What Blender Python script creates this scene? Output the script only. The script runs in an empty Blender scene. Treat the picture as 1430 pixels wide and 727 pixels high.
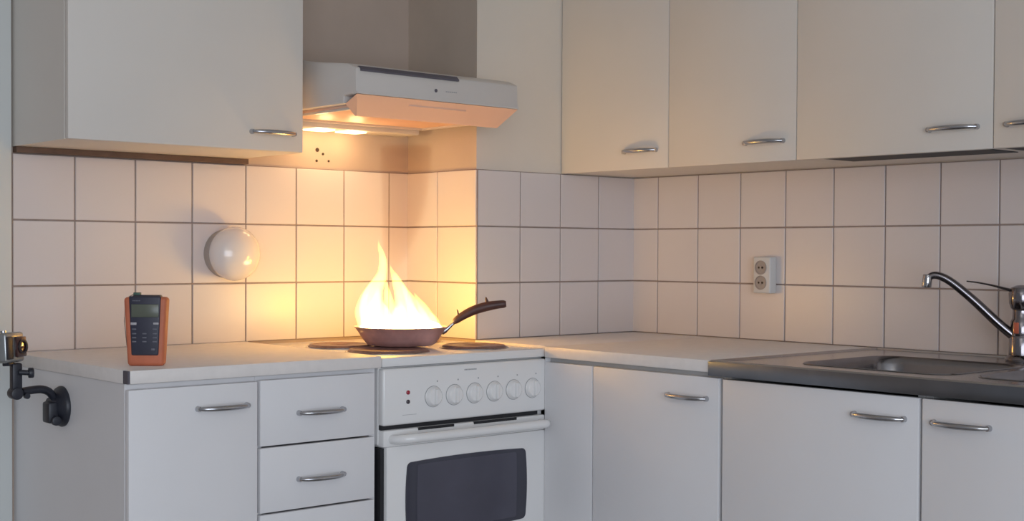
import bpy, bmesh, math, random
from mathutils import Vector, Matrix

random.seed(7)
S = bpy.context.scene
C = S.collection
PI = math.pi

# ------------------------------------------------------------------ camera
CAM = Vector((-2.2647, -3.0044, 1.1343))
FWD = Vector((0.66211595, 0.7491715, -0.01856145))
RGT = Vector((0.74935039, -0.66215678, 0.00473328))
UPV = Vector((0.00874456, 0.01704301, 0.99981652))
cd_ = bpy.data.cameras.new('camera')
cam = bpy.data.objects.new('camera', cd_)
C.objects.link(cam)
m = Matrix((RGT, UPV, -FWD)).transposed().to_4x4()
m.translation = CAM
cam.matrix_world = m
cd_.sensor_fit = 'HORIZONTAL'
cd_.sensor_width = 36
cd_.lens = 1867.37 * 36 / 1430
cd_.shift_y = (385.608 - 363.5) / 1430
cd_.clip_start = .05
S.camera = cam

# ------------------------------------------------------------------ view, world, lights
S.view_settings.view_transform = 'Standard'
S.view_settings.look = 'None'
S.view_settings.gamma = 1
S.view_settings.use_curve_mapping = False
S.view_settings.exposure = 0.0

w = bpy.data.worlds.new('world')
S.world = w
w.use_nodes = True
bg = w.node_tree.nodes['Background']
bg.inputs[0].default_value = (.86, .90, 1, 1)
bg.inputs[1].default_value = .26


def area(name, loc, aim, sx, sy, power, col):
    l = bpy.data.lights.new(name, 'AREA')
    l.shape = 'RECTANGLE'; l.size = sx; l.size_y = sy
    l.energy = power; l.color = col
    o = bpy.data.objects.new(name, l)
    o.location = loc
    o.rotation_euler = (Vector(aim) - Vector(loc)).to_track_quat('-Z', 'Y').to_euler()
    C.objects.link(o)
    return o


def point(name, loc, power, col, r):
    l = bpy.data.lights.new(name, 'POINT')
    l.energy = power; l.color = col; l.shadow_soft_size = r
    o = bpy.data.objects.new(name, l)
    o.location = loc
    C.objects.link(o)
    return o


area('window_daylight', (-2.9, -5.1, 1.15), (-.3, 0, .70), 3.0, 1.8, 84, (.80, .88, 1))
area('room_ceiling_daylight', (-2.6, -3.0, 2.4), (-.2, -.4, 1.0), 1.6, 1.6, 6, (1, .97, .9))

# flame light: the fire itself
FLC = (1, .465, .035)
PAN = Vector((-.295, -.365, 0))
point('flame_light', (PAN.x + .055, PAN.y + .068, .982), 2.8, FLC, .03)
point('flame_light_upper', (PAN.x - .03, PAN.y + .02, 1.06), .6, FLC, .02)


# ------------------------------------------------------------------ materials
def mat(name, col, rough=.5, metal=0., spec=.5, var=0., vscale=20, bump=0., bscale=200, coat=0., emit=None, es=0):
    mt = bpy.data.materials.new(name)
    mt.use_nodes = True
    nt = mt.node_tree
    b = nt.nodes['Principled BSDF']
    b.inputs['Base Color'].default_value = (*col, 1)
    b.inputs['Roughness'].default_value = rough
    b.inputs['Metallic'].default_value = metal
    b.inputs['Specular IOR Level'].default_value = spec
    b.inputs['Coat Weight'].default_value = coat
    if emit:
        b.inputs['Emission Color'].default_value = (*emit, 1)
        b.inputs['Emission Strength'].default_value = es
    tc = nt.nodes.new('ShaderNodeTexCoord')
    if var:
        n = nt.nodes.new('ShaderNodeTexNoise'); n.inputs['Scale'].default_value = vscale
        n.inputs['Detail'].default_value = 3
        nt.links.new(tc.outputs['Object'], n.inputs['Vector'])
        r = nt.nodes.new('ShaderNodeValToRGB')
        r.color_ramp.elements[0].position = .3; r.color_ramp.elements[1].position = .7
        r.color_ramp.elements[0].color = (*[c * (1 - var) for c in col], 1)
        r.color_ramp.elements[1].color = (*[min(1, c * (1 + var)) for c in col], 1)
        nt.links.new(n.outputs['Fac'], r.inputs[0])
        nt.links.new(r.outputs[0], b.inputs['Base Color'])
    if bump:
        n2 = nt.nodes.new('ShaderNodeTexNoise'); n2.inputs['Scale'].default_value = bscale
        nt.links.new(tc.outputs['Object'], n2.inputs['Vector'])
        bp = nt.nodes.new('ShaderNodeBump'); bp.inputs['Strength'].default_value = bump
        bp.inputs['Distance'].default_value = .002
        nt.links.new(n2.outputs['Fac'], bp.inputs['Height'])
        nt.links.new(bp.outputs[0], b.inputs['Normal'])
    return mt


M = {}
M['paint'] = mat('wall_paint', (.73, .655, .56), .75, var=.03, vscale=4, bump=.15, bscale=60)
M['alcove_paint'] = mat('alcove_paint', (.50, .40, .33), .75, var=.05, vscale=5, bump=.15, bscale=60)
M['alcove_side_paint'] = mat('darker_alcove_side_paint', (.54, .45, .37), .75, var=.06, vscale=5, bump=.15, bscale=60)  # darker than the wall paint, for the chimney's alcove face
M['grout'] = mat('grout', (.34, .27, .24), .9, var=.12, vscale=30)
M['tile'] = mat('tile_glaze', (.70, .65, .64), .33, var=.015, vscale=3, bump=.05, bscale=12)
M['laminate'] = mat('cabinet_laminate', (.80, .79, .80), .42, var=.012, vscale=6)  # lower laminate, the brighter low light put into its colour
M['laminate_up_dim'] = mat('upper_laminate_dim_light', (.71, .665, .61), .42, var=.02, vscale=4)  # same laminate higher up, dimmer warmer light put into its colour
M['carcass'] = mat('cabinet_carcass', (.52, .51, .50), .5, var=.03, vscale=8)
M['worktop'] = mat('worktop_laminate', (.82, .775, .745), .38, var=.03, vscale=40)
M['endcap'] = mat('edge_dark', (.10, .09, .11), .5, var=.1)
M['strip_brown'] = mat('brown_strip', (.14, .085, .06), .6, var=.15, vscale=30)
M['steel'] = mat('stainless_steel', (.46, .45, .45), .26, 1., var=.06, vscale=30)
M['steel_dark_reflect'] = mat('steel_apron', (.205, .215, .235), .30, 1., var=.08, vscale=12)  # same steel, reflection of the dark room put into its colour
M['bowl'] = mat('bowl_steel', (.30, .29, .30), .24, 1., var=.06, vscale=30)
M['tap'] = mat('tap_chrome', (.24, .22, .23), .16, 1., var=.03, vscale=50)  # chrome darkened, dark reflections put into its colour
M['chrome'] = mat('chrome', (.44, .43, .44), .14, 1., var=.03, vscale=50)
M['nickel'] = mat('handle_nickel', (.50, .50, .52), .25, 1., var=.03, vscale=80)
M['enamel'] = mat('white_enamel', (.84, .83, .82), .24, var=.012, vscale=5, coat=.2)
M['enamel_line'] = mat('grey_outline', (.36, .36, .37), .5, var=.05)
M['black'] = mat('black_gap', (.015, .015, .018), .6, var=.1)
M['black_plastic'] = mat('black_plastic', (.018, .020, .030), .42, var=.15, vscale=60)
M['oven_glass'] = mat('oven_glass', (.035, .035, .055), .18, var=.1, vscale=3, coat=.5)
M['oven_inner'] = mat('oven_inner_glass', (.060, .058, .085), .25, var=.12, vscale=6, coat=.4)
M['plate'] = mat('cast_iron_hotplate', (.26, .155, .135), .42, .25, var=.2, vscale=60, bump=.1)
M['pan'] = mat('pan_coating', (.60, .33, .30), .40, .15, var=.15, vscale=30)  # warm bounce light from the flames put into the base colour
M['pan_in'] = mat('pan_inside', (.05, .04, .04), .4, var=.1)
M['grip'] = mat('pan_grip', (.085, .035, .03), .45, var=.15, vscale=40)
M['fire_reflect'] = mat('painted_fire_reflection', (.55, .13, .07), .35, var=.05)  # colour of the fire's reflection, painted on the chrome
M['red'] = mat('red_lamp', (.35, .02, .04), .3, var=.05)
M['darklamp'] = mat('dark_lamp', (.06, .05, .06), .3, var=.05)
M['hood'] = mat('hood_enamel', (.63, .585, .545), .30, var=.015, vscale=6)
M['hood_under_flamelit'] = mat('hood_underside_flame_tint', (.80, .52, .39), .45, var=.03, vscale=10)  # flame's orange light tinted into the underside colour
M['opal'] = mat('opal_glass', (.74, .70, .68), .16, var=.01, vscale=5, coat=.5)
M['lampbase'] = mat('lamp_base', (.40, .36, .33), .5, var=.03)
M['socket'] = mat('socket_white', (.66, .66, .65), .4, var=.02)
M['socket_in'] = mat('socket_recess', (.36, .32, .30), .5, var=.05)
M['orange'] = mat('orange_rubber', (.55, .155, .075), .55, var=.08, vscale=40)
M['meterface'] = mat('meter_face', (.030, .030, .050), .4, var=.1, vscale=40)
M['lcd'] = mat('lcd', (.115, .125, .095), .25, var=.05, vscale=30)
M['key'] = mat('grey_key', (.14, .14, .17), .5, var=.05)
M['keylight'] = mat('light_key', (.42, .40, .42), .5, var=.05)
M['green'] = mat('green_plug', (.06, .12, .09), .5, var=.1)
M['wire'] = mat('thin_wire', (.30, .25, .22), .5, var=.1)
M['camcase'] = mat('camera_case', (.33, .34, .34), .25, .6, var=.08, vscale=50)
M['camglass'] = mat('camera_glass', (.05, .015, .012), .12, 0., var=.1, vscale=50, coat=1)
M['floor'] = mat('floor_vinyl', (.30, .28, .26), .5, var=.1, vscale=8)
M['ceil'] = mat('ceiling_paint', (.72, .72, .70), .8, var=.02)
M['hole'] = mat('drill_hole', (.05, .03, .02), .9, var=.1)
M['trimw'] = mat('trim_white', (.66, .68, .66), .5, var=.02, vscale=4)
M['lens_lamp'] = mat('hood_lamp_lens', (.9, .8, .6), .3, var=.02, emit=(1, .70, .36), es=3)


def vol_mat(name, col, dens_e, absorb=0):
    mt = bpy.data.materials.new(name)
    mt.use_nodes = True
    nt = mt.node_tree
    nt.nodes.clear()
    out = nt.nodes.new('ShaderNodeOutputMaterial')
    if dens_e:
        e = nt.nodes.new('ShaderNodeEmission')
        e.inputs[0].default_value = (*col, 1); e.inputs[1].default_value = dens_e
        nt.links.new(e.outputs[0], out.inputs['Volume'])
    else:
        a = nt.nodes.new('ShaderNodeVolumeAbsorption')
        a.inputs[0].default_value = (*col, 1); a.inputs[1].default_value = absorb
        nt.links.new(a.outputs[0], out.inputs['Volume'])
    return mt


M['flame'] = vol_mat('flame_gas', (1, .64, .155), 68)
M['flame_core'] = vol_mat('flame_core_gas', (1, .80, .45), 70)
M['smoke'] = vol_mat('smoke', (.60, .38, .24), 0, 5.)


# ------------------------------------------------------------------ mesh helpers
def B():
    return bmesh.new()


def add(dst, src):
    me = bpy.data.meshes.new('t'); src.to_mesh(me); src.free()
    dst.from_mesh(me); bpy.data.meshes.remove(me)
    return dst


def box(bm, x0, x1, y0, y1, z0, z1, bev=0., seg=2, rot=None, piv=None):
    t = bmesh.new()
    bmesh.ops.create_cube(t, size=1)
    bmesh.ops.scale(t, vec=(x1 - x0, y1 - y0, z1 - z0), verts=t.verts)
    if bev:
        bmesh.ops.bevel(t, geom=t.edges[:], offset=bev, segments=seg, affect='EDGES', profile=.5)
    bmesh.ops.translate(t, vec=((x0 + x1) / 2, (y0 + y1) / 2, (z0 + z1) / 2), verts=t.verts)
    if rot is not None:
        bmesh.ops.rotate(t, cent=piv or (0, 0, 0), matrix=rot, verts=t.verts)
    return add(bm, t)


def cyl(bm, p, q, r0, r1=None, n=28, bev=0.):
    p, q = Vector(p), Vector(q)
    r1 = r0 if r1 is None else r1
    t = bmesh.new()
    d = q - p
    bmesh.ops.create_cone(t, cap_ends=True, segments=n, radius1=r0, radius2=r1, depth=d.length)
    if bev:
        es = [e for e in t.edges if abs(e.verts[0].co.z - e.verts[1].co.z) < 1e-6]
        bmesh.ops.bevel(t, geom=es, offset=bev, segments=2, affect='EDGES', profile=.5)
    bmesh.ops.rotate(t, cent=(0, 0, 0), matrix=d.to_track_quat('Z', 'Y').to_matrix(), verts=t.verts)
    bmesh.ops.translate(t, vec=(p + q) / 2, verts=t.verts)
    return add(bm, t)


def lathe(bm, prof, n=48, axis='Z', at=(0, 0, 0)):
    """prof: list of (r, h)"""
    t = bmesh.new()
    rings = []
    for r, h in prof:
        if r < 1e-6:
            rings.append([t.verts.new((0, 0, h))])
        else:
            rings.append([t.verts.new((r * math.cos(2 * PI * k / n), r * math.sin(2 * PI * k / n), h)) for k in range(n)])
    for a, b in zip(rings, rings[1:]):
        for k in range(n):
            k2 = (k + 1) % n
            if len(a) == 1 and len(b) == 1: continue
            if len(a) == 1: t.faces.new((a[0], b[k], b[k2]))
            elif len(b) == 1: t.faces.new((a[k], a[k2], b[0]))
            else: t.faces.new((a[k], a[k2], b[k2], b[k]))
    bmesh.ops.recalc_face_normals(t, faces=t.faces)
    if axis == '-Y':
        bmesh.ops.rotate(t, cent=(0, 0, 0), matrix=Matrix.Rotation(PI / 2, 3, 'X'), verts=t.verts)
    bmesh.ops.translate(t, vec=at, verts=t.verts)
    return add(bm, t)


def sweep(bm, pts, rad, n=14, flat=1., updir=None):
    """tube along pts; rad list or number; flat squashes along up"""
    pts = [Vector(p) for p in pts]
    if not isinstance(rad, (list, tuple)): rad = [rad] * len(pts)
    t = bmesh.new()
    rings = []
    up = Vector(updir) if updir else Vector((0, 0, 1))
    for i, p in enumerate(pts):
        d = (pts[min(i + 1, len(pts) - 1)] - pts[max(i - 1, 0)]).normalized()
        if abs(d.dot(up)) > .98 and not updir: up2 = Vector((1, 0, 0))
        else: up2 = up
        s = d.cross(up2).normalized(); u = s.cross(d).normalized()
        rings.append([t.verts.new(p + (s * math.cos(2 * PI * k / n) + u * math.sin(2 * PI * k / n) * flat) * rad[i]) for k in range(n)])
    for a, b in zip(rings, rings[1:]):
        for k in range(n):
            t.faces.new((a[k], a[(k + 1) % n], b[(k + 1) % n], b[k]))
    t.faces.new(rings[0][::-1]); t.faces.new(rings[-1])
    bmesh.ops.recalc_face_normals(t, faces=t.faces)
    return add(bm, t)


def spline(pts, n=6):
    """Catmull-Rom through tuples of any length"""
    out = []
    P = [pts[0]] + list(pts) + [pts[-1]]
    for i in range(1, len(P) - 2):
        for k in range(n):
            t = k / n
            out.append(tuple(.5 * (2 * b + (c - a) * t + (2 * a - 5 * b + 4 * c - d) * t * t + (3 * b - a - 3 * c + d) * t ** 3)
                             for a, b, c, d in zip(P[i - 1], P[i], P[i + 1], P[i + 2])))
    out.append(tuple(pts[-1]))
    return out


def extrude_profile(bm, prof, x0, x1, bev=0.):
    """prof (y,z) polygon extruded along x"""
    t = bmesh.new()
    a = [t.verts.new((x0, y, z)) for y, z in prof]
    b = [t.verts.new((x1, y, z)) for y, z in prof]
    n = len(prof)
    t.faces.new(a); t.faces.new(b[::-1])
    for k in range(n):
        t.faces.new((a[k], b[k], b[(k + 1) % n], a[(k + 1) % n]))
    bmesh.ops.recalc_face_normals(t, faces=t.faces)
    if bev:
        bmesh.ops.bevel(t, geom=t.edges[:], offset=bev, segments=2, affect='EDGES', profile=.5)
    return add(bm, t)


def smooth(me, ang=35):
    me.shade_smooth()
    bmx = bmesh.new(); bmx.from_mesh(me)
    lim = math.radians(ang)
    for e in bmx.edges:
        if len(e.link_faces) == 2 and e.calc_face_angle(0) > lim: e.smooth = False
    bmx.to_mesh(me); bmx.free()


def obj(name, bm, material, parent=None, loc=None, sm=True, **props):
    """links bm as ONE mesh object; geometry is in the parent's local space"""
    me = bpy.data.meshes.new(name)
    if loc is not None:
        bmesh.ops.translate(bm, vec=-Vector(loc), verts=bm.verts)
    bm.to_mesh(me); bm.free()
    if sm: smooth(me)
    me.materials.append(material)
    o = bpy.data.objects.new(name, me)
    C.objects.link(o)
    if loc is not None: o.location = loc
    if parent: o.parent = parent
    for k, v in props.items(): o[k] = v
    return o


def thing(name, label, cat, loc=(0, 0, 0), rz=0, group=None):
    o = bpy.data.objects.new(name, None)
    o.empty_display_size = .05
    C.objects.link(o)
    o.location = loc; o.rotation_euler = (0, 0, rz)
    o['label'] = label; o['category'] = cat
    if group: o['group'] = group
    return o


def tag(o, label, cat, group=None):
    o['label'] = label; o['category'] = cat
    if group: o['group'] = group
    return o


def inst(src, parent, loc, rz=0, rx=0):
    c = src.copy()
    C.objects.link(c)
    c.parent = parent
    c.location = loc
    c.rotation_euler = (rx, 0, rz)
    return c


# ------------------------------------------------------------------ room dimensions
XL = -1.1143           # left end of tiles and cabinets
CD = .2984             # depth of the alcove (chimney breast front at y=-CD)
W = .6027              # right wall plane
ZC = .9007             # worktop top
ZT = 1.3507            # top of tiles
RB = -PI / 2           # things on the right wall: local x -> world -y, local -y -> world -x

# ---- shell
def struct(name, bm, material, sm=False):
    o = obj(name, bm, material, sm=sm)
    o['kind'] = 'structure'
    return o


struct('floor', box(B(), -3.6, W + .1, -5.4, .1, -.05, 0), M['floor'])
struct('ceiling', box(B(), -3.6, W + .1, -5.4, .1, 2.5, 2.56), M['ceil'])
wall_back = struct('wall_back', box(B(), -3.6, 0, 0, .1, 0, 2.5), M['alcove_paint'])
wall_chim = struct('wall_chimney', box(B(), 0, W, -CD, .1, 0, 2.5), M['paint'])
wall_chim.data.materials.append(M['alcove_side_paint'])
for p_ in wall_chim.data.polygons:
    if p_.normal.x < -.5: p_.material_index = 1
wall_right = struct('wall_right', box(B(), W, W + .1, -5.4, .1, 0, 2.5), M['paint'])
t_ = box(B(), -1.26, XL - .004, -.014, 0, 0, 2.4, .003)
box(t_, -1.20, -1.15, -.020, -.01, 0, 2.4, .004)
struct('trim_1', t_, M['trimw'], True)

# ---- tiles: each one a part of its wall.  GR = half joint
GR = .0020
TH = .006


def tile_mesh(wd):
    return box(B(), GR, wd - GR, -TH, 0, GR, .15 - GR, .0008, 1)


full = None
rows = [ZC, ZC + .15, ZC + .30]


def tile_run(wall, start, widths, rz, off):
    """start: world point of the run's left bottom; runs along local x rotated by rz"""
    global full
    dx = Vector((math.cos(rz), math.sin(rz), 0))
    s = 0
    # grout bed behind the tiles
    L = sum(widths)
    g = box(B(), 0, L, -.0028, .0, 0, .45)
    go = obj('grout', g, M['grout'], wall, sm=False)
    go.location = Vector(start) + Vector((0, 0, ZC)); go.rotation_euler = (0, 0, rz)
    for wd in widths:
        for z in rows:
            p = Vector(start) + dx * s + Vector((0, 0, z))
            if abs(wd - .15) < 1e-4:
                if full is None:
                    full = obj('tile', tile_mesh(.15), M['tile'], wall); o = full
                else:
                    o = full.copy(); C.objects.link(o); o.parent = wall
            else:
                o = obj('tile', tile_mesh(wd), M['tile'], wall)
            o.location = p; o.rotation_euler = (random.uniform(-.003, .003), 0, rz + random.uniform(-.003, .003))
        s += wd


tile_run(wall_back, (XL, 0, 0), [.1455] + [.15] * 6 + [.0688], 0, 0)
tile_run(wall_chim, (0, 0, 0), [.1401, .1583 + TH + .0005], RB, 0)
tile_run(wall_chim, (0, -CD, 0), [.1513, .15, .15, .1514], 0, 0)
tile_run(wall_right, (W, -CD, 0), [.1002] + [.15] * 11, RB, 0)

# drill holes above the tiles
for hx, hz, hr in ((-.301, 1.401, .0055), (-.283, 1.391, .0035), (-.303, 1.372, .0035), (-.265, 1.373, .003)):
    obj('drill_hole', cyl(B(), (hx, .001, hz), (hx, -.0012, hz), hr, n=16), M['hole'], wall_back, label='small dark drill hole in the wall')

# ------------------------------------------------------------------ handles
def handle_bm():
    hb = B()
    L = .0565
    pts = []; rr = []
    for k in range(15):
        t = -1 + 2 * k / 14
        pts.append((t * L, -.004 - .020 * (1 - t * t) ** .6, .0))
        rr.append(.0048 + .0020 * (1 - abs(t) ** 3))
    sweep(hb, pts, rr, 12, flat=.85)
    for s_ in (-1, 1):
        cyl(hb, (s_ * (L - .001), .0, 0), (s_ * (L - .001), -.009, 0), .0062, .0052, 14)
    return hb


hmesh_src = None


def add_handle(parent, x, z, y=0.):
    global hmesh_src
    if hmesh_src is None:
        o = obj('handle', handle_bm(), M['nickel'], parent); hmesh_src = o
        o.location = (x, y, z)
    else:
        o = inst(hmesh_src, parent, (x, y, z))
    return o


def front(parent, name, x0, x1, z0, z1, m_, th=.016, hx=None, hz=None, bev=.0018):
    d = obj(name, box(B(), x0, x1, 0, th, z0, z1, bev), m_, parent)
    if hx is not None: add_handle(d, hx, hz)
    return d


def carcass(parent, x0, x1, y0, y1, z0, z1, m_, extra=None, name='body'):
    t = .016
    b = box(B(), x0, x0 + t, y0, y1, z0, z1)
    box(b, x1 - t, x1, y0, y1, z0, z1)
    box(b, x0 + t, x1 - t, y0, y1, z0, z0 + t)
    box(b, x0 + t, x1 - t, y0, y1, z1 - t, z1)
    box(b, x0 + t, x1 - t, y1 - .006, y1, z0 + t, z1 - t)
    box(b, x0 + t, x1 - t, y0 + .02, y1 - .006, (z0 + z1) / 2, (z0 + z1) / 2 + t)
    if extra: extra(b)
    return obj(name, b, m_, parent, sm=False)


def plinth(parent, x0, x1):
    obj('plinth', box(B(), x0, x1, .05, .066, 0, .118), M['carcass'], parent, sm=False)


TB = .8737 - .001      # carcass top just under the worktop
YD = -.580             # left base door plane
# left base cabinet (door) : world x -1.110 .. -.822
c = thing('base_cabinet', 'white base cabinet with one door at the left end, under the left worktop', 'cabinet', (-1.1105, YD, 0))
carcass(c, 0, .2885, .018, -YD - .001, .12, TB, M['laminate'])
plinth(c, 0, .2885)
front(c, 'door', .0006, .2855, .13, .862, M['laminate'], hx=.204, hz=.8155)
# drawer cabinet x -.822 .. -.514
c = thing('drawer_cabinet', 'white drawer cabinet between the left door cabinet and the cooker', 'cabinet', (-.822, YD, 0))
carcass(c, 0.0005, .307, .018, -YD - .001, .12, TB, M['laminate'])
plinth(c, 0.0005, .307)
for z0, z1 in ((.7255, .8635), (.5855, .7215), (.364, .5815), (.13, .360)):
    front(c, 'drawer', .0035, .2945, z0, z1, M['laminate'], hx=.1525, hz=(z0 + z1) / 2 - .005)

# right wall base cabinets. local x = -(world y), origin at y0
XB = -.0185


def rloc(x, y, z=0):
    return (x, y, z)


c = thing('corner_cabinet', 'white corner base cabinet with a plain filler strip right of the cooker', 'cabinet', rloc(XB, -.589), RB)
# world y -.589 .. -1.145 : local x 0 .. .556
obj('filler_panel', box(box(B(), -.0024, .1625, 0, .016, .12, .8625, .001), -.0024, .0, .001, .0175, .12, .8722), M['laminate'], c)
carcass(c, .0, .5555, .018, .615, .12, TB, M['carcass'])
plinth(c, 0, .5555)
front(c, 'door', .1665, .550, .13, .8625, M['laminate'], hx=.4615, hz=.8155)
c = thing('sink_cabinet', 'white base cabinet with a wide door under the sink bowl', 'cabinet', rloc(XB, -1.145), RB)


def sinkcut(b): pass


def open_carcass(parent, x0, x1, y0, y1, z0, z1, m_):
    t = .016
    b = box(B(), x0, x0 + t, y0, y1, z0, z1)
    box(b, x1 - t, x1, y0, y1, z0, z1)
    box(b, x0 + t, x1 - t, y0, y1, z0, z0 + t)
    box(b, x0 + t, x1 - t, y1 - .006, y1, z0 + t, z1)
    return obj('body', b, m_, parent, sm=False)


open_carcass(c, .0005, .4835, .018, .615, .12, TB - .008, M['carcass'])
plinth(c, 0.0005, .4835)
front(c, 'door', .0045, .4795, .13, .8615, M['laminate'], hx=.394, hz=.8185)
c = thing('narrow_sink_cabinet', 'white base cabinet at the right edge under the small second bowl', 'cabinet', rloc(XB, -1.629), RB)
open_carcass(c, .0005, .4835, .018, .615, .12, TB - .008, M['carcass'])
plinth(c, 0.0005, .4835)
front(c, 'door', .003, .4795, .13, .8615, M['laminate'], hx=.084, hz=.8185)

# ------------------------------------------------------------------ worktops
YF = -.5862
zb = .8737
wt = thing('worktop', 'white laminate worktop on the left cabinets with a dark edge end', 'worktop', (XL, 0, zb))
L = -.5135 - XL
obj('board', box(B(), 0, L, YF + .022, -.0085, 0, ZC - zb, .0012), M['worktop'], wt)
obj('edge_strip', box(B(), .0045, L, YF, YF + .022, 0, ZC - zb, .003), M['worktop'], wt)
obj('end_cap', box(B(), 0, .0042, YF + .001, YF + .0218, .0006, ZC - zb - .001), M['endcap'], wt, sm=False, label='dark end of the worktop front edge')
obj('sealing_strip', box(B(), .001, L, -.0084, -.0065, 0, ZC - zb + .0015), M['tile'], wt, sm=False)

SX = -.0235            # front edge of right worktop
SY = -1.116            # where sink unit starts
wr = thing('worktop', 'white laminate corner worktop between the cooker and the steel sink', 'worktop', (0, -CD, zb))
bmw = B()
box(bmw, -.0085, W - .0075, -.5895 + CD, -.0075, 0, ZC - zb, .0008)
box(bmw, SX + .012, W - .0075, SY + CD, -.5898 + CD, 0, ZC - zb, .0008)
obj('board', bmw, M['worktop'], wr)
obj('edge_strip', box(B(), SX, SX + .0118, SY + CD, -.5898 + CD, 0, ZC - zb, .003), M['worktop'], wr)

# ------------------------------------------------------------------ cooker
ST = (-.5105, -.586, 0)
ck = thing('cooker', 'white freestanding electric cooker in the alcove between the worktops', 'cooker', ST)
wS = .500
HZ = .8955
b = box(B(), .001, wS - .001, .045, .565, .05, .8725, .002)
box(b, .001, wS - .001, .02, .05, .70, .8725)
obj('body', b, M['enamel'], ck)
b = box(B(), 0, wS, 0.001, .565, .8745, HZ, .004)
obj('hob_top', b, M['enamel'], ck)
for px, py, r in ((.1205, .146, .094), (.1205, .345, .078), (.3705, .126, .080), (.3705, .386, .078)):
    b = lathe(B(), [(0, HZ - .001), (r, HZ - .001), (r + .001, HZ + .003), (r - .004, HZ + .0075), (r * .88, HZ + .008),
                    (r * .86, HZ + .0065), (r * .33, HZ + .0065), (r * .28, HZ + .004), (0, HZ + .004)], 48, at=(px, py, 0))
    p_ = obj('hotplate', b, M['plate'], ck)
    obj('plate_ring', lathe(B(), [(r + .001, HZ - .001), (r + .007, HZ - .001), (r + .006, HZ + .002), (r + .001, HZ + .0022)], 48, at=(px, py, 0)), M['nickel'], p_)
pnl = obj('control_panel', box(B(), 0.002, wS - .002, 0, .024, .7425, .8705, .006, 3), M['enamel'], ck)
for k in range(6):
    kx = .1435 + k * .0616
    b = lathe(B(), [(0, 0), (.0235, 0), (.0235, .0015), (.0222, .0025), (.0205, .008), (.018, .010), (0, .0105)], 32, '-Y', at=(kx, 0, .8005))
    box(b, kx - .0042, kx + .0042, -.0165, -.006, .8005 - .018, .8005 + .018, .003)
    kn = obj('knob', b, M['enamel'], pnl)
    obj('outline_ring', lathe(B(), [(.0236, 0), (.0248, 0), (.0248, .0006), (.0236, .0006)], 32, '-Y', at=(kx, 0, .8005)), M['enamel_line'], pnl)
b = B()
for k, (dx, dz) in enumerate(((.032, .829), (.094, .834), (.152, .838), (.214, .841), (.276, .843), (.338, .845))):
    box(b, .1435 - .008 + k * .0616 + .018, .1435 - .005 + k * .0616 + .018, -.0006, .001, .8335, .8368)
for k in range(9):
    box(b, .236 + k * .0042, .236 + k * .0042 + .0028, -.0006, .001, .8555, .8585)
box(b, .055, .095, -.0005, .001, .7635, .7642)
obj('printed_marks', b, M['enamel_line'], pnl, sm=False, label='small grey printed marks', kind='stuff')
obj('indicator_lamp', lathe(B(), [(.0048, 0), (.0048, .002), (.003, .0035), (0, .004)], 16, '-Y', at=(.0705, 0, .8145)), M['red'], pnl, label='red indicator lamp')
obj('indicator_lamp', lathe(B(), [(.0048, 0), (.0048, .002), (.003, .0035), (0, .004)], 16, '-Y', at=(.0705, 0, .7935)), M['darklamp'], pnl, label='dark indicator lamp')
obj('vent_slot', box(B(), .004, wS - .022, .010, .05, .733, .7435), M['black'], ck, sm=False, label='black gap under the control panel')
# oven door
dr = obj('oven_door', box(B(), .012, wS - .002, 0, .040, .225, .695, .004, 2), M['enamel'], ck)
tp = box(B(), .003, wS - .006, 0, .040, .6945, .7325, .004, 2)
obj('door_top_rail', tp, M['enamel'], dr)
for x0, x1 in ((.10, .205), (.265, .40)):
    obj('air_slot', box(B(), x0, x1, -.0008, .003, .7265, .7325), M['black'], dr, sm=False)
# black strip put in for the shaded gap beside the oven door
for x_ in (.002,):
    obj('side_gap_strip', box(B(), x_, x_ + .0095, .010, .045, .12, .692), M['black'], ck, sm=False)


def rr_poly(x0, x1, z0, z1, r, bulge=0., n=6, bn=8):
    """rounded rectangle with bulging sides"""
    pts = []
    cs = ((x1 - r, z1 - r, 0), (x0 + r, z1 - r, PI / 2), (x0 + r, z0 + r, PI), (x1 - r, z0 + r, 1.5 * PI))
    for cx, cz, a in cs:
        for k in range(n + 1):
            an = a + PI / 2 * k / n
            pts.append((cx + r * math.cos(an), cz + r * math.sin(an)))
        # bulge points of the following side
        nx = cs[(cs.index((cx, cz, a)) + 1) % 4]
        ax, az = pts[-1]
        bx, bz = nx[0] + r * math.cos(nx[2]), nx[1] + r * math.sin(nx[2])
        dx_, dz_ = bx - ax, bz - az
        ln = math.hypot(dx_, dz_)
        ox, oz = dz_ / ln, -dx_ / ln
        for k in range(1, bn):
            t = k / bn
            q = bulge * 4 * t * (1 - t)
            pts.append((ax + dx_ * t + ox * q, az + dz_ * t + oz * q))
    return pts


def plate_xz(poly, y0, y1):
    t = bmesh.new()
    a = [t.verts.new((x, y0, z)) for x, z in poly]
    b2 = [t.verts.new((x, y1, z)) for x, z in poly]
    t.faces.new(a); t.faces.new(b2[::-1])
    for k in range(len(poly)):
        t.faces.new((a[k], b2[k], b2[(k + 1) % len(poly)], a[(k + 1) % len(poly)]))
    bmesh.ops.recalc_face_normals(t, faces=t.faces)
    return t


gl = obj('window_pane', plate_xz(rr_poly(.068, .429, .484, .656, .013, .004), -.0025, .006), M['oven_glass'], dr, label='dark glass oven window')
obj('inner_pane', plate_xz(rr_poly(.096, .398, .492, .649, .006, .001), -.0032, -.0018), M['oven_inner'], dr)
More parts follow.
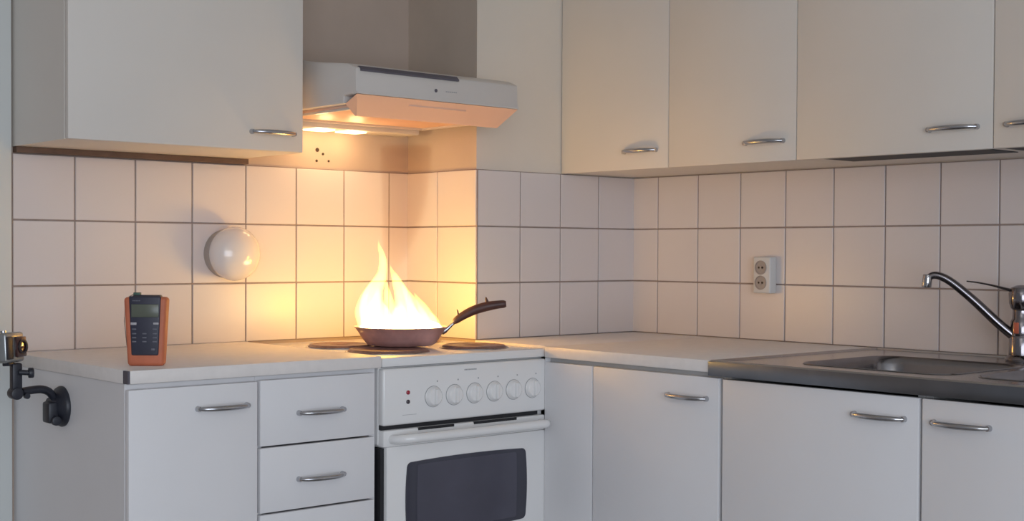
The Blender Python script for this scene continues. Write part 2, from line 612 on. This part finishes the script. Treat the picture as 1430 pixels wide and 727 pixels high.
# handle : bowed bar
hp = spline([(.026, 0.002, .712), (.030, -.018, .713), (.048, -.038, .7155), (.085, -.047, .717), (.25, -.049, .717),
             (.425, -.047, .717), (.462, -.040, .7155), (.474, -.020, .713), (.476, 0.002, .712)], 5)
obj('handle', sweep(B(), hp, [.0100] * len(hp), 14, flat=1.05), M['enamel'], dr)
obj('storage_drawer', box(B(), .004, wS - .004, 0, .035, .06, .217, .004), M['enamel'], ck)
for fx in (.04, wS - .04):
    for fy in (.08, .52): obj('foot', cyl(B(), (fx, fy, 0), (fx, fy, .055), .016), M['black_plastic'], ck)

# ------------------------------------------------------------------ frying pan
zp = HZ + .0082
pan = thing('frying_pan', 'dark brown frying pan on the front left hotplate, full of flames', 'frying pan', (PAN.x, PAN.y, zp))
prof = [(0, 0), (.076, 0), (.082, .002), (.093, .014), (.103, .030), (.111, .0415), (.1155, .0445), (.1150, .0462), (.1105, .0440),
        (.100, .030), (.090, .014), (.080, .0045), (0, .004)]
obj('pan_body', lathe(B(), prof, 64), M['pan'], pan)
obj('inside_coating', lathe(B(), [(0, .0044), (.0795, .0049), (.0895, .0145), (.0993, .0300), (.1085, .0425), (.108, .0430), (.098, .0302), (.088, .0149), (.079, .0056), (0, .0052)], 48), M['pan_in'], pan)
hd = Vector((RGT.x, RGT.y, 0)).normalized()


def ph(s, z): return (hd.x * s, hd.y * s, z)


b = B()
sweep(b, spline([(*ph(.100, .034), .006), (*ph(.112, .040), .006), (*ph(.124, .052), .0042), (*ph(.140, .062), .0042)], 4) and
      [ph(.100, .034), ph(.108, .036), ph(.116, .042), ph(.124, .050), ph(.134, .058), ph(.142, .063)], [.009, .007, .0045, .004, .004, .004], 12)
obj('handle_bracket', b, M['nickel'], pan, label='metal stem of the handle')
gp = spline([(.126, .0535, .0035), (.134, .060, .0085), (.150, .071, .0105), (.172, .083, .0118), (.195, .0915, .0122), (.218, .097, .0118), (.240, .1005, .0105), (.252, .1015, .0100), (.258, .102, .0075)], 4)
gr = obj('grip', sweep(B(), [ph(a_, z_) for a_, z_, _ in gp], [r_ for *_, r_ in gp], 16, flat=.95), M['grip'], pan)
for q_, rr_ in (([ph(.141, .072), ph(.139, .083), ph(.137, .088)], [.003, .002, .0008]), ([ph(.212, .104), ph(.209, .114), ph(.208, .119)], [.0045, .003, .001])):
    obj('grip_nub', sweep(B(), q_, rr_, 8), M['grip'], gr)

# ------------------------------------------------------------------ flames (luminous gas, closed volumes rising out of the pan)
F0 = Vector((PAN.x, PAN.y, 0))
PX = 1 / 569.


def fp(px, py, dd=0.):
    """point above the pan: lateral offset and height in px of the photo, dd metres in depth"""
    f2 = Vector((FWD.x, FWD.y, 0)).normalized()
    p = F0 + hd * ((px - 561.5) * PX) + f2 * dd
    return (p.x, p.y, .948 + (456 - py) * PX)


def tongue(bm, pts, dd0=0., k=1.0, n=16):
    sp = spline([(a_, b_, r_) for a_, b_, r_ in pts], 5)
    P = []; R = []
    for i, (a_, b_, r_) in enumerate(sp):
        wob = .012 * math.sin(i * .35 + dd0 * 90)
        P.append(fp(a_, b_, dd0 + wob * (i / len(sp)))); R.append(max(.0006, r_ * PX * k))
    t = bmesh.new()
    sweep(t, P, R, n, updir=(FWD.x, FWD.y, 0))
    return add(bm, t)


TG = [
    ([(532, 462, 20), (528, 447, 22), (522, 432, 20), (521, 418, 16), (524, 405, 12.5), (530, 393, 9.5), (535, 381, 7), (536, 368, 6), (534, 356, 4.6), (531, 345, 2.6), (530, 334, .4)], .0),
    ([(517, 460, 12), (512, 447, 10.5), (507, 434, 8.5), (509, 421, 6.5), (514, 409, 4.5), (520, 398, 2.5), (526, 388, .5)], -.03),
    ([(548, 462, 20), (549, 450, 14), (546, 437, 10), (543, 425, 8), (541, 411, 5.5), (540, 399, 3), (538, 388, .6)], .03),
    ([(574, 462, 26), (571, 449, 22), (568, 436, 17), (565, 422, 13), (561, 408, 10), (556, 395, 7.5), (552, 384, 4.6), (548, 376, 2.2), (545, 369, .4)], .0),
    ([(590, 462, 20), (588, 449, 17), (583, 436, 13), (578, 423, 9), (572, 411, 6), (566, 400, 3), (561, 391, .6)], -.025),
    ([(604, 461, 13), (601, 450, 11), (596, 439, 9), (590, 428, 6.5), (584, 418, 3.5), (579, 408, .6)], .02),
    ([(611, 459, 7), (610, 450, 6), (606, 442, 4.5), (601, 434, .8)], -.01),
    ([(556, 462, 24), (558, 451, 16), (560, 441, 12), (562, 430, 8), (561, 419, .8)], -.045),
    ([(520, 462, 12), (520, 450, 13), (522, 438, 11), (527, 426, 8), (531, 412, 5), (533, 400, .8)], -.05),
]
fl = thing('fire', 'bright white and yellow flames leaping from the frying pan', 'fire', (PAN.x, PAN.y, zp + .012))


def shifted(bm):
    bmesh.ops.translate(bm, vec=(-PAN.x, -PAN.y, -(zp + .012)), verts=bm.verts)
    return bm


for pts, dd in TG:
    obj('flame_tongue', shifted(tongue(B(), pts, dd, 1.0)), M['flame'], fl)
core = lathe(B(), [(0, .914), (.080, .916), (.100, .938), (.103, .947), (.094, .956), (.070, .964), (.04, .968), (0, .969)], 32, at=(PAN.x, PAN.y, 0))
obj('flame_bed', shifted(core), M['flame_core'], fl)

# smoke plume above the flames
b = B()
sweep(b, spline([(*fp(546, 385, .02), .010), (*fp(552, 350, .06), .030), (*fp(558, 310, .10), .045), (*fp(560, 270, .13), .052), (*fp(562, 230, .14), .056), (*fp(562, 196, .13), .060)], 3) and
      [fp(546, 385, .02), fp(549, 365, .04), fp(552, 345, .06), fp(556, 315, .09), fp(559, 285, .12), fp(561, 255, .13), fp(562, 225, .13), fp(562, 198, .12)],
      [.008, .022, .036, .050, .058, .062, .066, .068], 32, updir=(FWD.x, FWD.y, 0))
sm_ = obj('smoke', b, M['smoke'])
tag(sm_, 'thin brown smoke rising from the flames to the hood', 'smoke')

# ------------------------------------------------------------------ upper cabinets
ZA = 1.3651
ua = thing('wall_cabinet', 'white wall cabinet on the left, above the round lamp', 'wall cabinet', (-1.1135, -.3046, ZA))
wA = .5745
carcass(ua, 0, wA, .018, .3035, 0, .74, M['laminate_up_dim'])
front(ua, 'door', 0.001, wA - .001, .0, .74, M['laminate_up_dim'], hx=.491, hz=.0415)
obj('under_strip', box(B(), .002, .592, .281, .3035, -.0135, -.0005), M['strip_brown'], ua, sm=False, label='brown strip under the cabinet at the wall')  # thin brown strip between tile tops and cabinet bottom

XU = .3055
ZU = 1.3515
yu = -.3005
for k, (y0, y1, lab, hx) in enumerate((
        (-.3005, -.698, 'narrow white wall cabinet in the corner next to the chimney breast', .3005),
        (-.698, -1.097, 'white wall cabinet second from the corner on the right wall', .3065),
        (-1.097, -1.591, 'wide white wall cabinet above the sink with open dark underside', .4035),
        (-1.591, -2.085, 'white wall cabinet cut off by the right edge of the photo', .0865))):
    wd = y0 - y1
    u = thing('wall_cabinet', lab, 'wall cabinet', (XU, y0, ZU), RB, )
    dpt = W - XU - .001
    if k < 2:
        carcass(u, .0005, wd - .0005, .018, dpt, .001, .74, M['laminate_up_dim'])
    else:
        # dish-drying cabinet: slot in the bottom behind the door
        t = .016; x0 = .0005; x1 = wd - .0005
        sl0 = .065 if k == 2 else x0 + t
        b = box(B(), x0, x0 + t, .018, dpt, .001, .74)
        box(b, x1 - t, x1, .018, dpt, .001, .74)
        if k == 2: box(b, x0 + t, sl0, .018, .135, .001, .017)
        box(b, x0 + t, x1 - t, .135, dpt, .001, .017)
        box(b, x0 + t, x1 - t, .018, dpt, .724, .74)
        box(b, x0 + t, x1 - t, dpt - .006, dpt, .017, .724)
        obj('body', b, M['laminate_up_dim'], u, sm=False)
        obj('opening_shade', box(B(), (x0 + t if k == 3 else sl0), x1 - t - .0005, .0165, .1375, -.0004, .0008), M['black'], u, sm=False, label='black sheet for the shade in the open cabinet bottom')  # black sheet stands for shade inside the open bottom
    front(u, 'door', .0012, wd - .0012, -.0005, .74, M['laminate_up_dim'], hx=hx, hz=.047)

# ------------------------------------------------------------------ extractor hood
hx0, hx1 = -.507, -.012
hood = thing('extractor_hood', 'white extractor hood above the cooker, lit orange from below', 'extractor hood', (hx0, 0, 1.44))
wh = hx1 - hx0


def hp_(l): return [(y, z - 1.44) for y, z in l]


obj('housing', extrude_profile(B(), hp_([(-.001, 1.597), (-.25, 1.592), (-.30, 1.583), (-.44, 1.566), (-.474, 1.553), (-.476, 1.4935), (-.424, 1.4925), (-.4235, 1.474), (-.001, 1.474)]), 0, wh, .004), M['hood'], hood)
obj('top_slot', extrude_profile(B(), hp_([(-.4795, 1.5500), (-.4700, 1.5580), (-.462, 1.5580), (-.468, 1.546), (-.4790, 1.546)]), .012, .300), M['endcap'], hood, sm=False, label='dark slot along the front top edge')
obj('front_lip', extrude_profile(B(), hp_([(-.4785, 1.4935), (-.4785, 1.4985), (-.46, 1.4985), (-.46, 1.4920)]), .001, wh - .001), M['hood'], hood)
obj('indicator', lathe(B(), [(.0042, 0), (.0042, .001), (.003, .002), (0, .0022)], 16, '-Y', at=(.231, -.476, .0785)), M['endcap'], hood)
b = B()
for k in range(6): box(b, .262 + k * .006, .2655 + k * .006, -.4765, -.4755, .0775, .0795)
obj('printed_marks', b, M['enamel_line'], hood, sm=False, kind='stuff')
# filter
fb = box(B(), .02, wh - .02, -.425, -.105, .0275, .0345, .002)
obj('grease_filter', fb, M['hood_under_flamelit'], hood)
b = box(B(), .02, wh - .02, -.112, -.106, .022, .0275)
box(b, .02, wh - .02, -.425, -.419, .024, .0275)
box(b, wh - .026, wh - .02, -.42, -.11, .022, .0275)
box(b, .02, .026, -.42, -.11, .022, .0275)
obj('filter_frame', b, M['hood'], hood)
lh = obj('lamp_housing', box(B(), .012, wh - .02, -.095, -.004, .010, .0345, .004), M['hood'], hood)
for lx in (.175, .275):
    obj('lamp_lens', box(B(), lx - .034, lx + .034, -.082, -.030, .006, .0105, .002), M['lens_lamp'], lh, label='glowing lamp lens')
    point('hood_lamp_light', (hx0 + lx, -.075, 1.430), .26, (1, .66, .32), .02)
# tray-like visor: triangular section with slanted ends, faces down and forward
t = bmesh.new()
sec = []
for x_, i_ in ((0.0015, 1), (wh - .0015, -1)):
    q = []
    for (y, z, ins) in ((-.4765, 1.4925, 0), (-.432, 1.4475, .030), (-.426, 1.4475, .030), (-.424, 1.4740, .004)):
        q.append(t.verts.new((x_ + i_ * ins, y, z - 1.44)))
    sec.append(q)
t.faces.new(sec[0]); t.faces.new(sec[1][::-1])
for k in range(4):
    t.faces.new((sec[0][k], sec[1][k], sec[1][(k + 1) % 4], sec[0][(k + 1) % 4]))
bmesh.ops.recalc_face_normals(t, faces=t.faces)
obj('visor', t, M['hood_under_flamelit'], hood, sm=False)
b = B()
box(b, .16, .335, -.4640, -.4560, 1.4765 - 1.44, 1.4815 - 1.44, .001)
obj('visor_grip', b, M['hood_under_flamelit'], hood)

# ------------------------------------------------------------------ round wall lamp (off)
lp = thing('wall_lamp', 'round white opal glass wall lamp mounted on the tiles, switched off', 'wall lamp', (-.578, -TH, 1.1255))
obj('base_ring', lathe(B(), [(0, 0), (.060, 0), (.061, .004), (.060, .020), (.052, .026), (0, .026)], 48, '-Y'), M['lampbase'], lp)
pr = [(0, .012)]
for k in range(13):
    a = -PI / 3 + (PI / 2 + PI / 3) * k / 12
    pr.append((.0675 * math.cos(a), .048 + .046 * math.sin(a)))
pr[-1] = (0, .094)
obj('glass_globe', lathe(B(), pr, 64, '-Y'), M['opal'], lp)

# ------------------------------------------------------------------ socket outlet on the right wall
so = thing('socket_outlet', 'white double socket outlet on the right wall tiles', 'socket outlet', (W - TH, -.7665, 1.027), RB)
hb = obj('housing', box(B(), 0, .056, -.029, 0, 0, .096, .004, 3), M['socket'], so)
for sz in (.068, .028):
    s_ = obj('socket', lathe(B(), [(0, .0002), (.0185, .0002), (.0188, .0022), (.0165, .0026), (.0160, .0006), (.006, .0006), (.005, .002), (0, .002)], 32, '-Y', at=(.026, -.029, sz)), M['socket_in'], so, label='round recessed socket')
    for q_ in (-.0055, .0055):
        obj('pin_hole', cyl(B(), (.026 + q_, -.0296, sz), (.026 + q_, -.0312, sz), .0028, n=12), M['hole'], s_)

# ------------------------------------------------------------------ steel sink
sk = thing('sink', 'stainless steel double sink top set on the right worktop', 'sink', (SX - .004, SY - .0005, zb))
H = ZC + .001 - zb
X0, X1 = 0., W - .0075 - (SX - .004)
Y1, Y0 = 0., -1.0                      # local y from 0 to -1.0


def rloop(t, x0, x1, y0, y1, r, z, n=7):
    out = []
    for cx, cy, a in ((x1 - r, y1 - r, 0), (x0 + r, y1 - r, PI / 2), (x0 + r, y0 + r, PI), (x1 - r, y0 + r, 1.5 * PI)):
        for k in range(n + 1):
            an = a + PI / 2 * k / n
            out.append(t.verts.new((cx + r * math.cos(an), cy + r * math.sin(an), z)))
    return out


def loop_edges(t, l): return [t.edges.new((l[k], l[(k + 1) % len(l)])) for k in range(len(l))]


bowls = [(.105, .445, -.505, -.150, .055, .150), (.115, .395, -.845, -.555, .05, .12)]
t = bmesh.new()
IN = .018
outer = rloop(t, X0 + IN, X1 - .004, Y0, Y1 - IN, .004, H - .004)
E_ = loop_edges(t, outer)
for (a0, a1, b0, b1, r, dp) in bowls:
    E_ += loop_edges(t, rloop(t, a0, a1, b0, b1, r, H - .004))
bmesh.ops.triangle_fill(t, use_beauty=True, edges=E_)
bmesh.ops.recalc_face_normals(t, faces=t.faces)
if sum(f.normal.z for f in t.faces) < 0: bmesh.ops.reverse_faces(t, faces=t.faces)
# raised rim : loft outer deck edge up to the border and down the front
rims = [(IN, H - .004), (IN - .005, H), (.004, H), (0.0, H - .0035)]
loops = []
for off, z in rims:
    loops.append(rloop(t, X0 + off, X1 - .004 + (IN - off) * .2, Y0, Y1 - off, .004, z))
for a, b2 in zip(loops, loops[1:]):
    for k in range(len(a)):
        t.faces.new((a[k], a[(k + 1) % len(a)], b2[(k + 1) % len(a)], b2[k]))
obj('sink_deck', t, M['steel'], sk)
b = box(B(), -.0002, .0030, Y0, 0, -.006, H - .003, .001)
box(b, .0030, X1 - .004, -.0030, 0, 0.0005, H - .003)
obj('front_apron', b, M['steel_dark_reflect'], sk, label='darker brushed steel front edge')
for (a0, a1, b0, b1, r, dp) in bowls:
    t = bmesh.new()
    ls = []
    for ins, z in ((-.004, -.0035), (-.003, -.0018), (0, -.004), (.004, -.010), (.008, -.02), (.014, -dp * .5), (.018, -dp + .03), (.026, -dp + .010), (.045, -dp)):
        ls.append(rloop(t, a0 + ins, a1 - ins, b0 + ins, b1 - ins, max(.012, r - ins * .3), H + z))
    for a, b2 in zip(ls, ls[1:]):
        for k in range(len(a)):
            t.faces.new((a[k], b2[k], b2[(k + 1) % len(a)], a[(k + 1) % len(a)]))
    t.faces.new(ls[-1][::-1])
    bmesh.ops.recalc_face_normals(t, faces=t.faces)
    bw = obj('bowl', t, M['bowl'], sk)
    cx, cy = (a0 + a1) / 2, (b0 + b1) / 2
    obj('drain', lathe(B(), [(0, H - dp + .001), (.018, H - dp + .001), (.022, H - dp + .004), (.040, H - dp + .003), (.042, H - dp + .0002)], 32, at=(cx, cy, 0)), M['chrome'], bw)

# ------------------------------------------------------------------ mixer tap
FX, FY = .520, -1.545
zt = ZC - .0025
tp = thing('mixer_tap', 'chrome single lever mixer tap on the back rim of the sink', 'tap', (FX, FY, zt))
obj('tap_base', lathe(B(), [(0, 0), (.032, 0), (.033, .004), (.030, .010), (.026, .014), (.0255, .050), (.023, .056), (0, .056)], 36), M['tap'], tp)
obj('tap_body', lathe(B(), [(0, .052), (.0215, .052), (.0225, .060), (.0225, .088), (.019, .094), (.018, .112), (.022, .118), (0, .118)], 36), M['tap'], tp)
ld = Vector((-.10, .165, 0)).normalized()


def tl(s, z, o=0.): return (ld.x * s, ld.y * s, z)


sp = spline([(*tl(.016, .056), .0110), (*tl(.05, .085), .0108), (*tl(.10, .133), .0100), (*tl(.145, .171), .0093), (*tl(.170, .185), .0088), (*tl(.186, .187), .0082), (*tl(.196, .181), .0076)], 5)
obj('spout', sweep(B(), [s_[:3] for s_ in sp], [s_[3] for s_ in sp], 16), M['tap'], tp)
e0 = Vector(tl(.197, .189)); e1 = Vector(tl(.200, .160))
b = cyl(B(), e0, e1, .0105, .0108, 24, .002)
obj('aerator', b, M['chrome'], tp)
obj('fire_reflection', box(B(), -.0245, -.0195, -.006, .005, .062, .086, .001), M['fire_reflect'], tp, label='orange red reflection of the fire painted on the tap body')  # box coloured as the fire mirrored in the tap body
# head and lever
hdm = lathe(B(), [(0, .116), (.022, .116), (.026, .128), (.027, .150), (.022, .162), (.010, .167), (0, .168)], 36)
obj('lever_head', hdm, M['tap'], tp)
lv = spline([(*tl(.014, .154), .0075), (*tl(.030, .158), .0060), (*tl(.060, .166), .0040), (*tl(.090, .172), .0032), (*tl(.115, .175), .0026)], 5)
obj('lever', sweep(B(), [s_[:3] for s_ in lv], [s_[3] for s_ in lv], 12, flat=.6), M['tap'], tp)

# ------------------------------------------------------------------ digital meter on the left worktop
az = math.atan2(-.66, .75)         # faces the camera
MZ = ZC
mt_ = thing('digital_meter', 'orange and black handheld digital thermometer standing on the left worktop', 'meter', (-1.030, -.495, MZ), -.69)
# local: x right, -y towards viewer


def tapered(bm, w0, w1, y0, y1, z0, z1, bev):
    t = bmesh.new()
    bmesh.ops.create_cube(t, size=1)
    for v_ in t.verts:
        top = v_.co.z > 0
        v_.co.x *= (w1 if top else w0)
        v_.co.y = y1 if v_.co.y > 0 else y0
        v_.co.z = z1 if top else z0
    bmesh.ops.bevel(t, geom=t.edges[:], offset=bev, segments=4, affect='EDGES', profile=.5)
    return add(bm, t)


obj('rubber_holster', tapered(B(), .071, .0865, -.017, .017, 0, .1385, .0075), M['orange'], mt_)
fc = obj('face_panel', tapered(B(), .054, .0640, -.0195, -.012, .0215, .1405, .0035), M['meterface'], mt_)
obj('top_cap', box(B(), -.027, .029, -.012, .012, .136, .1425, .003), M['meterface'], mt_)
obj('display', box(B(), -.0265, .0280, -.0208, -.019, .0985, .1245, .0012), M['lcd'], fc)
for kx, kz, kw, kh in ((-.022, .0855, .012, .0055), (.0225, .0858, .011, .0045)):
    obj('key', box(B(), kx - kw / 2, kx + kw / 2, -.0212, -.019, kz - kh / 2, kz + kh / 2, .001), M['keylight'], fc, label='light grey function key')
for kx in (-.021, -.0005, .020):
    for kz in (.0745, .0655, .0575, .0495):
        if kx == -.0005 and kz == .0745: continue
        obj('key', box(B(), kx - .0042, kx + .0042, -.0206, -.019, kz - .0014, kz + .0014, .0006), M['key'], fc)
obj('key', box(B(), .0125, .0205, -.0206, -.019, .0315, .0365, .0015), M['key'], fc)
b = B()
for k in range(5): box(b, -.024 + k * .0032, -.0218 + k * .0032, -.0200, -.019, .1305, .1325)
obj('printed_marks', b, M['key'], fc, sm=False, kind='stuff')
pl = obj('probe_plug', box(B(), -.0260, -.0120, -.006, .004, .142, .1475, .001), M['green'], mt_, label='small green probe plug')
obj('probe_wire', sweep(B(), [(-.0255, 0, .1445), (-.036, .002, .139), (-.045, .006, .125), (-.0485, .012, .09), (-.046, .022, .04), (-.035, .03, .004), (-.01, .034, .0025)], .0009, 6), M['wire'], pl)

# ------------------------------------------------------------------ action camera on suction mount
ac = thing('action_camera', 'small silver action camera on a black suction mount stuck to the left cabinet side', 'camera', (-1.1105, -.270, .804))
O = Vector((-1.1105, -.270, .804))
cup = B()
# disc axis -x
t = bmesh.new()
lathe(t, [(0, .0), (.0425, .0), (.0430, .004), (.040, .010), (.030, .017), (.022, .022), (.020, .030), (0, .031)], 40)
bmesh.ops.rotate(t, cent=(0, 0, 0), matrix=Matrix.Rotation(-PI / 2, 3, 'Y'), verts=t.verts)
add(cup, t)
obj('suction_cup', cup, M['black_plastic'], ac)
b = cyl(B(), (-.026, -.022, -.026), (-.026, -.034, -.026), .010, n=20, bev=.002)
box(b, -.040, -.018, -.024, .012, -.032, .012, .005)
obj('lock_lever', b, M['black_plastic'], ac)
obj('arm', sweep(B(), spline([(-.022, -.004, .022), (-.034, -.008, .034), (-.052, -.012, .040), (-.075, -.014, .0395), (-.094, -.018, .038)], 5), .0085, 14), M['black_plastic'], ac)
b = cyl(B(), (-.108, -.034, .036), (-.108, -.006, .036), .0125, n=24, bev=.002)
cyl(b, (-.088, -.034, .030), (-.088, -.026, .030), .006, n=16)
obj('lower_joint', b, M['black_plastic'], ac)
b = box(B(), -.117, -.096, -.030, -.010, .036, .098, .004)
obj('riser', b, M['black_plastic'], ac)
b = cyl(B(), (-.106, -.034, .080), (-.084, -.039, .078), .0055, n=16)
cyl(b, (-.088, -.038, .078), (-.078, -.040, .078), .0105, n=20, bev=.0015)
obj('thumb_screw', b, M['black_plastic'], ac)
# camera body
az = math.radians(-57.5)
R = Matrix.Rotation(az + PI / 2, 3, 'Z') @ Matrix.Rotation(math.radians(-3), 3, 'X')          # local -y is the lens direction
cc = Vector((-.124, -.022, .131))


def rot_add(t):
    bmesh.ops.rotate(t, cent=(0, 0, 0), matrix=R, verts=t.verts)
    bmesh.ops.translate(t, vec=cc, verts=t.verts)
    return t


cb = obj('camera_case', rot_add(box(B(), -.031, .029, -.019, .019, -.031, .030, .006, 3)), M['camcase'], ac, label='silver waterproof camera case')
t = box(B(), -.004, .027, -.026, -.018, -.021, .021, .003)
obj('lens_window', rot_add(t), M['camglass'], cb, label='dark red glass lens window')
t = lathe(B(), [(.014, 0), (.015, .003), (.011, .004), (.010, .0015)], 28, '-Y', at=(.0125, -.0255, 0))
obj('lens_ring', rot_add(t), M['black_plastic'], cb)
t = box(B(), -.030, -.010, -.0215, -.018, -.024, .022, .0015)
obj('front_plate', rot_add(t), M['black_plastic'], cb)
t = cyl(B(), (-.012, 0, .029), (-.012, 0, .034), .006, n=16)
obj('shutter_button', rot_add(t), M['chrome'], cb)
t = box(B(), -.010, .010, -.008, .008, -.038, -.030, .002)
obj('buckle', rot_add(t), M['black_plastic'], ac)
